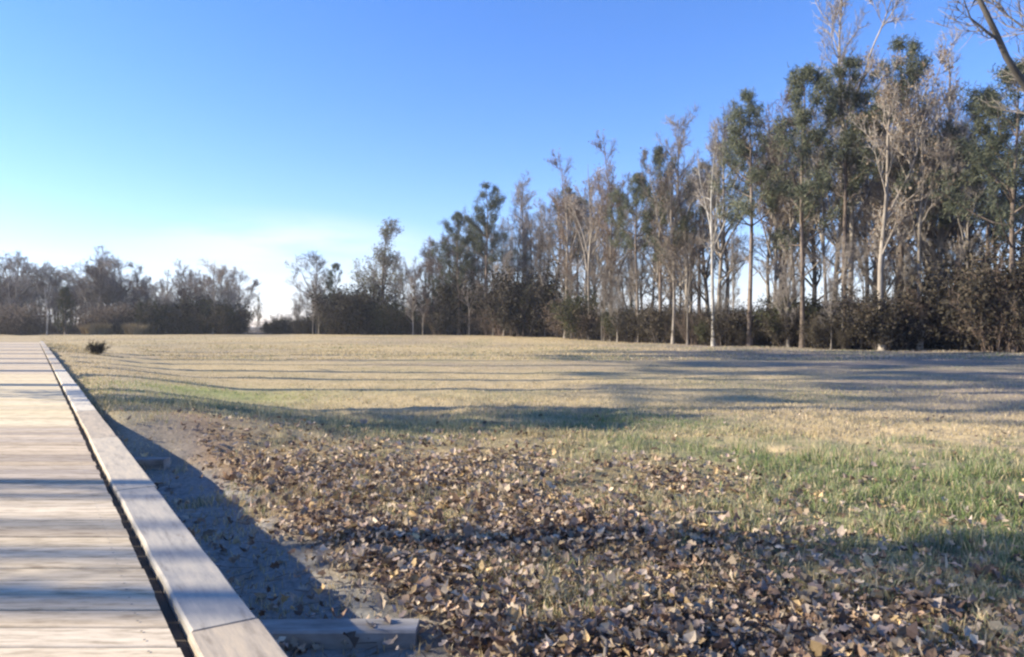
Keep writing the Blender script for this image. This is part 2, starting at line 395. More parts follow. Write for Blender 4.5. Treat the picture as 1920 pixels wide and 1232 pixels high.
# curb rails on blocks
t = .1; k = 0
while t < 54:
    L = 2.42; a = Acc()
    base = [(.50, .42, .32), (.46, .42, .36), (.52, .45, .35)][k % 3]
    if 8 < t < 18: base = (.66, .59, .47)  # curb paler along the sunlit stretch, light put into its colour
    nseg = 8
    for sgm in range(nseg):
        pass
    w0, w1, z0, z1, b = .418 + rng.uniform(-.004, .004), .632 + rng.uniform(-.005, .005), CURB_Z-.20, CURB_Z + rng.uniform(-.002, .002), .008
    prof = [(w0, z0), (w0, z1-b), (w0+b, z1), (w1-b, z1), (w1, z1-b), (w1, z0)]
    st = np.linspace(t+.006, t+L-.006, nseg+1); vs_ = []
    for tt in st:
        dz = rng.uniform(-.0015, .0015)
        wob = rng.uniform(-.003, .003)
        for (p, z) in prof: vs_.append(pt(p + wob, tt, z + dz))
    n = len(prof); q = []
    for s_ in range(nseg):
        for i in range(n):
            j = (i+1) % n; q.append([s_*n+i, s_*n+j, (s_+1)*n+j, (s_+1)*n+i])
    e = nseg*n
    q += [[5, 4, 1, 0], [4, 3, 2, 1], [e, e+1, e+4, e+5], [e+1, e+2, e+3, e+4]]
    a.add(vs_, q=q, c=np.array(base)*rng.uniform(.9, 1.08))
    a.obj('curb_rail', M['curb'], bw)
    t += L; k += 1
a = Acc(); box(a, pt(.3985, 26, .318), np.array([DX, DY, 0])*26.5, np.array([NX, NY, 0])*.0185, (0, 0, .018))  # dark strip added in the curb gap so it reads as unbroken shade
a.obj('gap_shade_strip', M['timber_dark'], bw)
# side beams, posts
for P in (.30, -1.68):
    a = Acc(); box(a, pt(P, 26, DECK_Z-.036-.09), np.array([DX, DY, 0])*26.5, np.array([NX, NY, 0])*.02, (0, 0, .09))
    a.obj('side_beam', M['timber_dark'], bw)
for kk, yy in enumerate([3.2, 7.3]):
    a = Acc()
    x0 = (-1.9 - yy*NY)/NX; x1 = ((1.40 if kk == 0 else 1.12) - yy*NY)/NX
    zt = .06 if kk == 0 else .05
    n = 14; xs = np.linspace(x0, x1, n); vs_ = []
    for x in xs:
        j = rng.uniform(-.004, .004)
        for (dy, z) in ((-.07, -.16), (-.072, zt-.01), (-.062, zt), (.062, zt), (.072, zt-.01), (.07, -.16)):
            vs_.append((x, yy+dy+j, z + j))
    q = []
    for s_ in range(n-1):
        for i in range(6):
            jj = (i+1) % 6; q.append([s_*6+i, (s_+1)*6+i, (s_+1)*6+jj, s_*6+jj])
    e = (n-1)*6
    q += [[0, 1, 4, 5], [1, 2, 3, 4], [e+5, e+4, e+1, e], [e+4, e+3, e+2, e+1]]
    a.add(vs_, q=q); a.obj('sleeper', M['sleeper'], bw)
    for P in (.27, -1.6):
        b_ = Acc(); x = (P - yy*NY)/NX
        box(b_, (x, yy, .157), (.045, 0, 0), (0, .045, 0), (0, 0, .06)); b_.obj('post', M['timber_dark'], bw)

# ------------------------------------------------------------------ fallen leaves and grass
def on_deck(x, y):
    p = P_of(x, y); return (p < .66) & (p > -1.9) & (T_of(x, y) < 53)
def scatter(n, ymin, ymax, power, rng, xr=.80):
    u = rng.uniform(0, 1, n)
    a = 1-power
    y = (ymin**a + u*(ymax**a-ymin**a))**(1/a)
    x = rng.uniform(-1, 1.75, n)*(y*xr + .3)
    k = ~on_deck(x, y)
    return x[k], y[k]
def leaves(n, ymin, ymax, power, seed, lift, palette, smin=.035, smax=.085, dens=None):
    r = np.random.default_rng(seed)
    x, y = scatter(n, ymin, ymax, power, r)
    _, _, lf = zones(x, y)
    cl = sstep(.25, .6, fbm(x*2.2, y*2.2, 77))
    pr = (lf*(.5+.5*cl) + .03)*(1 - .94*sstep(1.75, 1.3, P_of(x, y)))*(1-.6*sstep(.2, 1.8, x)*sstep(.35, .6, fbm(x*1.1+7, y*1.1, 83)))
    if dens: pr = dens(x, y, pr)
    k = r.uniform(0, 1, len(x)) < pr; x, y = x[k], y[k]; n = len(x)
    s = r.uniform(smin, smax, n)*(1 + .5*(r.uniform(0, 1, n) > .93))
    st = np.array([0, .22, .42, .62, .82, 1.0]); wd = np.array([.03, .30, .17, .34, .20, .02])
    T = []
    for a_, b_ in zip(st, wd): T += [(a_-.5, -b_, 0), (a_-.5, 0, 0), (a_-.5, b_, 0)]
    T = np.array(T)                                   # 18 verts
    fold = r.uniform(-.2, .9, n)[:, None]; curl = r.uniform(-.8, 2.6, n)[:, None]
    Z = np.abs(T[None, :, 1])*fold + (T[None, :, 0]**2)*curl
    L = np.stack([np.broadcast_to(T[None, :, 0], Z.shape), np.broadcast_to(T[None, :, 1], Z.shape)*r.uniform(.7, 1.2, n)[:, None], Z], 2)*s[:, None, None]
    az = r.uniform(0, 2*np.pi, n); tl = r.normal(0, .45, n); rl = r.normal(0, .45, n)
    ca, sa, ct, st_, cr, sr = np.cos(az), np.sin(az), np.cos(tl), np.sin(tl), np.cos(rl), np.sin(rl)
    A = L.copy()
    A[..., 0] = L[..., 0]*ct[:, None] + L[..., 2]*st_[:, None]; A[..., 2] = -L[..., 0]*st_[:, None] + L[..., 2]*ct[:, None]
    B = A.copy(); B[..., 1] = A[..., 1]*cr[:, None] - A[..., 2]*sr[:, None]; B[..., 2] = A[..., 1]*sr[:, None] + A[..., 2]*cr[:, None]
    C = B.copy(); C[..., 0] = B[..., 0]*ca[:, None] - B[..., 1]*sa[:, None]; C[..., 1] = B[..., 0]*sa[:, None] + B[..., 1]*ca[:, None]
    C[..., 0] += x[:, None]; C[..., 1] += y[:, None]
    C[..., 2] += (height(x, y) + r.uniform(0, 1, n)**2*lift + .008)[:, None]
    f = []
    for i in range(5): b0 = i*3; f += [[b0, b0+3, b0+4, b0+1], [b0+1, b0+4, b0+5, b0+2]]
    F = (np.array(f)[None] + (np.arange(n)*18)[:, None, None]).reshape(-1, 4)
    pal = np.array(palette); ci = r.integers(0, len(pal), n)
    c = pal[ci]*np.array([1.03, 1.0, .95])*(.5 + 1.25*r.uniform(0, 1, (n, 1)))
    return C.reshape(-1, 3), F, np.repeat(c, 18, 0)
LEAFPAL = [(.36, .26, .18), (.42, .33, .23), (.28, .19, .13), (.14, .095, .07), (.50, .41, .30), (.46, .38, .28), (.33, .26, .21), (.38, .29, .24), (.20, .13, .09), (.45, .37, .28), (.36, .30, .25), (.47, .34, .18)]
a = Acc()
for (n, y0, y1, pw, sd, lift, smn, smx) in ((74000, 1.9, 5.0, 1.2, 1, .07, .026, .072), (42000, 4.5, 11, 1.6, 2, .06, .034, .085)):
    V, Fq, c = leaves(n, y0, y1, pw, sd, lift, LEAFPAL, smn, smx); a.add(V, q=Fq, c=c)
rl_ = np.random.default_rng(8); x_, y_ = scatter(2600, 1.9, 7, 1.3, rl_); z_ = height(x_, y_) + rl_.uniform(.005, .04, len(x_)); an_ = rl_.uniform(0, 6.28, len(x_)); ln_ = rl_.uniform(.02, .13, len(x_))
A_ = np.stack([x_, y_, z_], 1); B_ = A_ + np.stack([np.cos(an_)*ln_, np.sin(an_)*ln_, rl_.uniform(-.02, .03, len(x_))], 1)
v0_ = a.n; segs(a, A_, B_, .0022, .0014, 4); a.c.append(np.broadcast_to(np.array([.20, .15, .11]), (a.n-v0_, 3)))
o = a.obj('leaf_litter', M['litter']); stuff(o, 'curled brown fallen leaves covering the rough ground right of the boardwalk', 'fallen leaves')

def blades(x, y, h, wd, col, r, nseg=2):
    n = len(x); az = r.uniform(0, 2*np.pi, n); lean = r.uniform(.1, 1.0, n); wz = r.uniform(0, 2*np.pi, n)
    z = height(x, y) - .01
    dx, dy = np.cos(az)*lean*h, np.sin(az)*lean*h
    wx, wy = np.cos(wz)*wd/2, np.sin(wz)*wd/2
    if nseg == 2:
        P = [np.stack([x-wx, y-wy, z], 1), np.stack([x+wx, y+wy, z], 1),
             np.stack([x+dx*.35-wx*.8, y+dy*.35-wy*.8, z+h*.6], 1), np.stack([x+dx*.35+wx*.8, y+dy*.35+wy*.8, z+h*.6], 1),
             np.stack([x+dx, y+dy, z+h*(1.02-.35*lean)], 1)]
        V = np.stack(P, 1).reshape(-1, 3); b0 = np.arange(n)[:, None]*5
        return V, b0 + np.array([[0, 1, 3, 2]]), b0 + np.array([[2, 3, 4]]), np.repeat(col, 5, 0)
    P = [np.stack([x-wx, y-wy, z], 1), np.stack([x+wx, y+wy, z], 1), np.stack([x+dx, y+dy, z+h*(1-.3*lean)], 1)]
    V = np.stack(P, 1).reshape(-1, 3); b0 = np.arange(n)[:, None]*3
    return V, None, b0 + np.array([[0, 1, 2]]), np.repeat(col, 3, 0)
def grass_cols(x, y, r):
    g, l, lf = zones(x, y); n = len(x)
    tan = np.array([(.58, .46, .26), (.49, .39, .21), (.64, .52, .32), (.42, .34, .18)])[r.integers(0, 4, n)]
    dl = np.array([(.36, .305, .25), (.29, .25, .21), (.41, .36, .30)])[r.integers(0, 3, n)]
    gr = np.array([(.19, .22, .09), (.25, .27, .13), (.33, .34, .19), (.42, .40, .25), (.38, .33, .22)])[r.integers(0, 5, n)]
    rr = r.uniform(0, 1, n); c = tan
    c = np.where((rr < sstep(2, 16, x)*.8)[:, None], dl, c)  # blades turn grey to the right as well, shade in their colour
    c = np.where((r.uniform(0, 1, n) < g*.9)[:, None], gr, c)
    vg = np.array([(.13, .19, .06), (.19, .25, .09), (.25, .30, .12)])[r.integers(0, 3, n)]
    c = np.where((r.uniform(0, 1, n) < g*.68*sstep(1.4, 3.2, x + .35*(y-5)))[:, None], vg, c)
    c = np.where((r.uniform(0, 1, n) < l)[:, None], np.array([.36, .40, .14]), c)
    return c*r.uniform(.8, 1.15, (n, 1)), g
a = Acc(); r = np.random.default_rng(11)
# near clumps
x, y = scatter(360000, 1.9, 12, 1.3, r)
g_, l_, lf_ = zones(x, y)
tf = sstep(.44, .60, fbm(x*3.6, y*3.6, 91, 3))
rdg = np.exp(-((y-ridge(x)+.25)/.35)**2)*sstep(-1.5, 1, x)
k = r.uniform(0, 1, len(x)) < np.clip(.05 + .09*tf + .9*g_*(.22+.78*tf) + .35*(1-lf_) + .8*rdg, 0, 1)
x, y, tf, rdg = x[k], y[k], tf[k], rdg[k]
c, gg = grass_cols(x, y, r)
h = r.uniform(.025, .07, len(x))*(1 + 1.3*tf*np.minimum(gg*1.6, 1) + 1.6*rdg*tf)
V, q, t_, cc = blades(x, y, h, r.uniform(.004, .008, len(x)), c, r); a.add(V, q=q, t=t_, c=cc)
x, y = scatter(230000, 9, 34, 1.5, r)
c, gg = grass_cols(x, y, r); tf = fbm(x*.9, y*1.4, 95)
k = r.uniform(0, 1, len(x)) < .25 + tf; x, y, c, tf = x[k], y[k], c[k], tf[k]
V, q, t_, cc = blades(x, y, r.uniform(.03, .07, len(x))*(.6+.9*tf), r.uniform(.008, .018, len(x)), c, r, 1); a.add(V, t=t_, c=cc)
x, y = scatter(130000, 30, 100, 1.2, r)
k = tree_depth(x, y) < 1.5; x, y = x[k], y[k]
c, gg = grass_cols(x, y, r); tf = fbm(x*.3, y*.5, 96)
V, q, t_, cc = blades(x, y, r.uniform(.05, .11, len(x))*(.5+1.0*tf), r.uniform(.03, .06, len(x)), c, r, 1); a.add(V, t=t_, c=cc)
o = a.obj('grass', M['blade']); stuff(o, 'short dormant tan and green grass growing across the open field', 'grass')

# ------------------------------------------------------------------ trees
def wander(r, p, d, L, n, amp, up):
    pts = [p]; d = d.copy()
    for i in range(n):
        d = norm(d + r.normal(0, amp, 3) + np.array([0, 0, up])); pts.append(pts[-1] + d*L/n)
    return np.array(pts)
def side_dir(r, d, ang, az=None):
    u, v = perp(d); az = r.uniform(0, 2*np.pi) if az is None else az
    return norm(d*math.cos(ang) + (u*math.cos(az) + v*math.sin(az))*math.sin(ang))
def trunk_mesh(r, H, rb, wob=.03, k=9, lean=0):
    n = 14; t = np.linspace(0, 1, n)
    ph = r.uniform(0, 6.28, 4)
    x = H*(wob*np.sin(t*4+ph[0])*t + .3*wob*np.sin(t*11+ph[1])*t) + lean*t*H; y = H*(wob*np.sin(t*3.5+ph[2])*t + .3*wob*np.sin(t*9+ph[3])*t)
    x -= x[0]; y -= y[0]
    rad = rb*((1-t)**.8*.93 + .07) + rb*.55*np.exp(-t*H/.35)
    return np.stack([x, y, t*H - .15], 1), rad
def interp_p(P, rad, t):
    s = t*(len(P)-1); i = min(int(s), len(P)-2); f = s-i
    return P[i]*(1-f) + P[i+1]*f, rad[i]*(1-f)+rad[i+1]*f, norm(P[i+1]-P[i])
def bare_tree(seed, H=14, rb=.17, base=.3, spread=.32, nl=20, tw=1.0, fork=.5, leaf=None, wood='bark_grey', twm='twig', name='bare_tree', twr=.0105, forks=None):
    r = np.random.default_rng(seed); A = Acc(); C = Acc()
    root = thing(name, 'x', 'tree')
    P, rad = trunk_mesh(r, H, rb); tube(A, P, rad, 9, r, .06)
    tips = []
    def add_poly(acc, pts, r0, r1, k):
        rr = np.linspace(r0, r1, len(pts)); segs(acc, pts[:-1], pts[1:], rr[:-1], rr[1:], k)
    nodes = []
    mains = [(P, rad, 0., 1.)]
    if forks is None: forks = [(r.uniform(base, .5), side_dir(r, np.array([0, 0, 1.]), r.uniform(.3, .6)), r.uniform(.38, .6)) for _ in range(r.integers(1, 4))]
    for (ft, fd, fl) in forks:
        p, pr, d = interp_p(P, rad, ft); FP = wander(r, p, norm(np.array(fd, float)), H*fl, 13, .10, .06)
        FR = np.linspace(pr*.72, .018, 14); tube(A, FP, FR, 7, r, .06); mains.append((FP, FR, ft, fl))
    wts = np.array([1.3] + [m_[3] for m_ in mains[1:]]); wts /= wts.sum()
    for i in range(nl):
        mi = int(r.choice(len(mains), p=wts)); MP, MR, mt, ml = mains[mi]
        t = (base + (1-base)*r.uniform(0, 1)**.9) if mi == 0 else r.uniform(.25, 1); t = min(t, .985)
        p, pr, d = interp_p(MP, MR, t)
        ang = r.uniform(.5, 1.1)*(1-.3*t); L = H*spread*(1.12-t)**.5*r.uniform(.5, 1.2)*(1 if mi == 0 else .7)
        dd = side_dir(r, d, ang, i*2.4 + r.uniform(-.5, .5))
        pts = wander(r, p, dd, L, 6, .18, .09); rl = min(pr*.6, .018*L+.012)
        add_poly(A, pts, rl, .010, 5)
        nb = int(5 + L*1.6)
        for j in range(nb):
            s = .2 + .8*(j+r.uniform(0, 1))/nb; s = min(s, .99)
            q, _, qd = interp_p(pts, np.ones(7), s)
            L2 = L*.42*(1.15-s)*r.uniform(.6, 1.3) + .25
            p2 = wander(r, q, side_dir(r, qd, r.uniform(.4, .9)), L2, 4, .16, .12)
            add_poly(C, p2, .014*min(1, L2)+.004, .005, 3)
            nodes.append((p2, L2))
    # fine twigs, batched
    TA, TB, ra = [], [], []
    for p2, L2 in nodes:
        m = int((5 + L2*6)*tw)
        s = r.uniform(.15, 1, m)*3.999; i0 = s.astype(int); f = (s-i0)[:, None]
        b0 = p2[i0]*(1-f) + p2[i0+1]*f; dd = norm(p2[i0+1]-p2[i0])
        nd = norm(dd*.8 + r.normal(0, .5, (m, 3)) + np.array([0, 0, .25])); Lt = r.uniform(.25, .75, m)[:, None]*(.5+.35*L2)
        mid = b0 + nd*Lt*.5; e = mid + norm(nd + r.normal(0, .25, (m, 3)) + np.array([0, 0, .12]))*Lt*.5
        TA += [b0, mid]; TB += [mid, e]; ra += [np.full(m, twr), np.full(m, twr*.7)]
        e2 = mid + norm(nd + r.normal(0, .6, (m, 3)))*Lt*.4
        TA.append(mid); TB.append(e2); ra.append(np.full(m, twr*.6))
        tips += [e, e2]
    ra = np.concatenate(ra); segs(C, np.concatenate(TA), np.concatenate(TB), ra, ra*.6, 3)
    A.obj('trunk', M[wood], root, True); C.obj('twigs', M[twm], root)
    if leaf:
        fr, sz, m_ = leaf; tp = np.concatenate(tips); tp = tp[r.uniform(0, 1, len(tp)) < fr]
        Lf = Acc(); leaf_quads(Lf, tp + r.normal(0, .12, tp.shape), sz, r); Lf.obj('crown', M[m_], root)
    return root
def leaf_quads(acc, c, sz, r, asp=.6):
    n = len(c); d = norm(r.normal(0, 1, (n, 3))); u, v = perp(d)
    an = r.uniform(0, 6.28, n)[:, None]; uu = u*np.cos(an)+v*np.sin(an); vv = np.cross(d, uu)
    s = sz*r.uniform(.6, 1.3, n)[:, None]
    b = d*s*.25
    V = np.stack([c - uu*s, c - vv*s*asp + b, c + uu*s, c + vv*s*asp + b], 1).reshape(-1, 3)
    acc.add(V, q=np.arange(n*4).reshape(-1, 4))
def pine(seed, H=17, rb=.2, base=.5, spread=.2, nw=15, dens=1.0, name='pine_tree', top=.35):
    r = np.random.default_rng(seed); A = Acc(); C = Acc(); root = thing(name, 'x', 'tree')
    P, rad = trunk_mesh(r, H, rb, .015); tube(A, P, rad, 9, r, .05)
    cl = []
    def limb(t, L, ang, az, dead=False):
        p, pr, d = interp_p(P, rad, t)
        pts = wander(r, p, side_dir(r, d, ang, az), L, 5, .12, .06); rr = np.linspace(min(pr*.5, .015*L+.012), .008, 6)
        segs(A, pts[:-1], pts[1:], rr[:-1], rr[1:], 5)
        for j in range(int(3 + L*2.2)):
            s = r.uniform(.3, 1); q, _, qd = interp_p(pts, np.ones(6), min(s, .99))
            L2 = r.uniform(.35, .9)*(.35+.22*L); p2 = wander(r, q, side_dir(r, qd, r.uniform(.4, 1.1)), L2, 3, .2, .12)
            segs(A, p2[:-1], p2[1:], .010, .007, 3)
            if dead: continue
            cl.append(p2[-1]); cl.append(p2[2]); 
            if r.uniform() < .6: cl.append(p2[1])
        if not dead: cl.append(pts[-1])
    for i in range(nw):
        f = (i+r.uniform(0, .8))/nw; t = min(base + (1-base)*f, .985)
        Lm = H*spread*(math.sin(math.pi*min(1, .28+.72*f))**.7*(1-top) + top*(1-f))
        for k in range(r.integers(2, 5)):
            if r.uniform() < .25: continue
            limb(t, max(.4, Lm*r.uniform(.55, 1.2)), r.uniform(1.0, 1.45)*(1-.45*f), r.uniform(0, 6.28))
    for i in range(6): limb(base*r.uniform(.45, 1), r.uniform(.5, 1.6), r.uniform(1.2, 1.6), r.uniform(0, 6.28), True)
    cl.append(P[-1])
    cl = np.array(cl); m = int(24*dens)
    n = len(cl)*m
    c = np.repeat(cl, m, 0) + r.normal(0, .15, (n, 3))
    d = norm(r.normal(0, 1, (n, 3)) + np.array([0, 0, .35])); u, v = perp(d); an = r.uniform(0, 6.28, n)[:, None]; u = u*np.cos(an)+v*np.sin(an)
    L = r.uniform(.16, .34, n)[:, None]; wd = r.uniform(.012, .026, n)[:, None]
    V = np.stack([c - u*wd, c + u*wd, c + d*L + u*wd*.5, c + d*L - u*wd*.5], 1).reshape(-1, 3)
    C.add(V, q=np.arange(n*4).reshape(-1, 4))
    A.obj('trunk', M['bark_pine'], root, True); C.obj('crown', M['needle'], root)
    return root
def cedar(seed, H=4, name='cedar_tree'):
    r = np.random.default_rng(seed); A = Acc(); C = Acc(); root = thing(name, 'x', 'tree')
    P, rad = trunk_mesh(r, H*.93, .07, .01); tube(A, P, rad, 6)
    for i in range(110):
        t = r.uniform(.06, .97); p, pr, d = interp_p(P, rad, t); L = H*.28*(1-t)**.7*r.uniform(.5, 1.15)+.12
        pts = wander(r, p, side_dir(r, d, 1.15), L, 3, .12, .25); segs(A, pts[:-1], pts[1:], .012, .007, 3)
        m = int(14+40*L/H*4); s = r.uniform(.25, 1, m)[:, None]; c = pts[0]*(1-s)+pts[-1]*s + r.normal(0, .07, (m, 3)); leaf_quads(C, c, .06, r, .35)
    A.obj('trunk', M['bark_pine'], root, True); C.obj('crown', M['cedar'], root); return root
def shrub(seed, H=2.2, W=1.4, leafm='brush_leaf', fr=.5, twm='brush_twig', name='shrub', ns=26, sz=.05, cat='shrub'):
    r = np.random.default_rng(seed); A = Acc(); C = Acc(); root = thing(name, 'x', cat); tips = []
    for i in range(ns):
        az = r.uniform(0, 6.28); rr = W*.25*r.uniform(0, 1)**.5; p = np.array([rr*math.cos(az), rr*math.sin(az), -.05])
        lean = r.uniform(0, .75)*W/H; d = norm(np.array([math.cos(az)*lean, math.sin(az)*lean, 1.]))
        L = H*r.uniform(.55, 1.05); pts = wander(r, p, d, L, 5, .10, .0); rad = np.linspace(.018, .006, 6)
        segs(A, pts[:-1], pts[1:], rad[:-1], rad[1:], 4)
        for j in range(9):
            q, _, qd = interp_p(pts, np.ones(6), r.uniform(.15, .99)); p2 = wander(r, q, side_dir(r, qd, r.uniform(.4, 1.0)), L*r.uniform(.12, .3), 3, .2, .1)
            segs(C, p2[:-1], p2[1:], .007, .005, 3)
            m = 7; b0 = p2[r.integers(1, 4, m)]; e = b0 + norm(r.normal(0, .6, (m, 3))+norm(p2[-1]-p2[0]))*r.uniform(.1, .35, (m, 1)); segs(C, b0, e, .0055, .003, 3); tips.append(e)
    tp = np.concatenate(tips); 
    A.obj('stems', M[twm], root); C.obj('twigs', M[twm], root)
    if fr:
        Lf = Acc(); reps = max(1, int(round(fr*4))); tp = np.concatenate([tp + r.normal(0, .09, tp.shape) for _ in range(reps)]); tp = tp[tp[:, 2] > .02]
        leaf_quads(Lf, tp, sz, r); Lf.obj('foliage', M[leafm], root)
    return root
def straw_clump(seed, H=1.2, W=.9, n=420, name='dry_grass_clump', m_='straw'):
    r = np.random.default_rng(seed); root = thing(name, 'x', 'dry grass'); C = Acc()
    az = r.uniform(0, 6.28, n); rr = W*.35*r.uniform(0, 1, n)**.5; b = np.stack([rr*np.cos(az), rr*np.sin(az), np.full(n, -.03)], 1)
    ln = r.uniform(.05, .55, n); h = H*r.uniform(.5, 1.05, n); az2 = az + r.normal(0, .7, n)
    mid = b + np.stack([np.cos(az2)*ln*h*.35, np.sin(az2)*ln*h*.35, h*.6], 1); e = b + np.stack([np.cos(az2)*ln*h, np.sin(az2)*ln*h, h*(1-.2*ln)], 1)
    segs(C, b, mid, .008, .006, 3); segs(C, mid, e, .006, .002, 3); C.obj('stalks', M[m_], root); return root

# prototypes
bare = [bare_tree(101, 14, .17, .18, .33, 38), bare_tree(102, 15, .16, .25, .28, 36), bare_tree(103, 13, .20, .12, .38, 40), bare_tree(104, 16, .16, .3, .26, 36)]
redb = [bare_tree(111, 14, .15, .2, .29, 36, tw=1.1, twm='twig_red', leaf=(.15, .07, 'dead_leaf')), bare_tree(112, 13, .14, .15, .34, 36, tw=1.1, twm='twig_red')]
beech = [bare_tree(121, 13, .18, .25, .32, 28, tw=.8, leaf=(.45, .085, 'dead_leaf')), bare_tree(122, 14, .16, .3, .30, 26, tw=.8, leaf=(.3, .08, 'dead_leaf'))]
olive = [bare_tree(131, 10, .13, .15, .34, 26, leaf=(.6, .08, 'olive_leaf'))]
pale = [bare_tree(141, 15, .18, .4, .25, 20, tw=.8, wood='bark_pale')]
pines = [pine(201, 17, .2, .46, .25, 14, .75), pine(202, 16, .19, .38, .29, 15, .75), pine(203, 18, .22, .52, .24, 13, .75), pine(204, 14, .17, .36, .29, 15, .75)]
ced = [cedar(301, 4), cedar(302, 5)]
shr = [shrub(401, 2.3, 1.8), shrub(402, 1.8, 2.0, fr=.9), shrub(403, 3.0, 2.0, fr=.25, twm='twig_red'), shrub(404, 2.5, 2.2, leafm='cedar', fr=1.1, sz=.06)]
tang = [shrub(405, 2.6, 2.2, leafm='dead_leaf', fr=.2)]
strw = [straw_clump(501), straw_clump(502, 1.5, 1.1)]
protoH = {}
for L_, hs in ((bare, (14, 15, 13, 16)), (redb, (14, 13)), (beech, (13, 14)), (olive, (10,)), (pale, (15,)), (pines, (17, 16, 18, 14)), (ced, (4, 5)), (shr, (2.3, 1.8, 3.0, 2.5)), (tang, (2.6,)), (strw, (1.2, 1.5))):
    for o, h_ in zip(L_, hs): protoH[o.name] = h_
used = set()
def place(proto, x, y, H, rz, label, cat, group, wide=1.0):
    s = H/protoH[proto.name]; z = float(height(x, y))
    sc = (s*wide, s*wide, s)
    if proto.name in used: return dup(proto, (x, y, z), rz, sc, label, cat, group)
    used.add(proto.name); proto.location = (x, y, z); proto.rotation_euler = (0, 0, rz); proto.scale = sc
    proto['label'] = label; proto['category'] = cat
    if group: proto['group'] = group
    return proto
def at(px, Y): return (px-960)/F_PX*Y
def on_line(px, back=0):
    """where the sight line through px meets the edge of the wood, then 'back' metres farther in"""
    k = (px-960)/F_PX; ys = np.linspace(20, 130, 1101); d = ys - line_y(k*ys); i = int(np.argmax(d > 0)); Y = ys[i] + back
    return k*Y, Y
def top_h(py, Y): return CAM_H + (612-py)/F_PX*Y
WOOD = 'trees along the edge of the wood'
rg = np.random.default_rng(77)
# (px of trunk, py of top, metres behind the edge, prototype, width, label)
TREES = [
 (30, 478, 4, bare[0], 1.3, 'hazy grey bare tree at the far left end of the treeline'),
 (88, 520, -4, pale[0], .9, 'slim whitish trunked tree above the far end of the boardwalk'),
 (190, 472, 3, bare[2], 1.5, 'broad round grey bare crown on the far left, right of the dark cedar'),
 (312, 515, 0, bare[2], 1.0, 'smaller left half of the squat grey clump in the far treeline'),
 (345, 500, 3, redb[1], 1.2, 'grey brown tree in the middle of the squat clump in the far treeline'),
 (400, 488, 0, beech[1], 1.3, 'tallest tree of the squat grey olive clump left of the bright sky gap'),
 (436, 510, 2, bare[0], .9, 'right hand tree of the squat grey clump beside the bright sky gap'),
 (483, 562, -2, olive[0], .7, 'small pale yellow green sapling standing alone in the gap of the far treeline'),
 (598, 482, 4, bare[0], 1.7, 'faint bare tree with flat spreading top right of the bright sky gap'),
 (628, 500, 2, pines[3], .8, 'small hazy pine at the right of the bright sky gap'),
 (722, 428, 2, olive[0], 1.4, 'pale olive green rounded tree standing left of the first big pine'),
 (775, 520, 0, redb[1], 1.0, 'short reddish bare tree between the olive tree and the first big pine'),
 (860, 405, 0, pines[1], .95, 'dark blue green pine with a limb reaching left over lower trees'),
 (912, 352, 1, pines[0], 1.0, 'first tall dark pine of the treeline counting from the left'),
 (945, 470, -1, beech[1], .9, 'low tree with tan dead leaves under the first tall pine'),
 (985, 350, 5, bare[1], 1.1, 'thin pale grey bare tree just right of the first tall pine'),
 (1022, 400, 0, bare[3], .8, 'dark straight bare trunk between the first tall pine and the brown trees'),
 (1060, 318, 1, redb[0], .9, 'left brown bare tree of the tall brown group mid treeline'),
 (1105, 305, 0, beech[1], .9, 'middle brown leaved tree of the tall brown group mid treeline'),
 (1142, 285, 2, redb[0], .8, 'tallest reddish bare tree of the brown group mid treeline'),
 (1195, 330, 0, pines[2], .95, 'blue green pine directly right of the tall brown group'),
 (1238, 282, 2, pines[1], .8, 'narrow pine with yellowish tree in front, mid treeline'),
 (1262, 300, -1, beech[0], .7, 'slim cream leaved tree in front of the pines right of centre'),
 (1285, 232, 5, bare[1], 1.0, 'violet grey bare tree rising behind the pines right of centre'),
 (1338, 250, -1, pale[0], .75, 'tree with a bright pale straight trunk left of the dark pine group'),
 (1350, 225, 5, bare[0], .9, 'hazy bare tree behind the pale straight trunk'),
 (1405, 178, 0, pines[0], .9, 'dense dark pine with pointed top left of the highest trees'),
 (1455, 200, 3, redb[0], .8, 'bare brownish tree between two dark pines on the right'),
 (1505, 132, 0, pines[3], .8, 'teal green pine second left of the tallest pine'),
 (1548, 190, 2, bare[3], .8, 'thin bare tree filling the space between the right hand pines'),
 (1585, 118, 1, pines[2], .9, 'dark broad pine under the bare spire at the top right'),
 (1592, -60, 3, bare[1], .75, 'tall bare spire tree whose forked top leaves the top of the photo'),
 (1655, 135, -1, beech[0], .85, 'big tree with tan dead leaves left of the tallest pine trunk'),
 (1688, 82, 1, pines[0], .85, 'tallest grey green pointed pine on the right side'),
 (1725, 150, 0, beech[1], .8, 'tan leaved tree right of the tallest pointed pine'),
 (1765, 90, 4, bare[2], .8, 'wide hazy bare tree behind the tan leaved trees at the right'),
 (1812, 250, 0, bare[1], .6, 'dark trunked lean bare tree near the right edge'),
 (1850, 175, 1, pines[1], .9, 'dark pine with drooping boughs close to the right edge'),
 (1902, 130, -2, pines[3], 1.0, 'big dark pine cut by the right edge of the photo'),
]
for i, (px, py, bk, pr, wd, lab) in enumerate(TREES):
    x, Y = on_line(px, bk)
    place(pr, x, Y, top_h(py, Y), rg.uniform(0, 6.28), lab, 'tree', WOOD, wd)
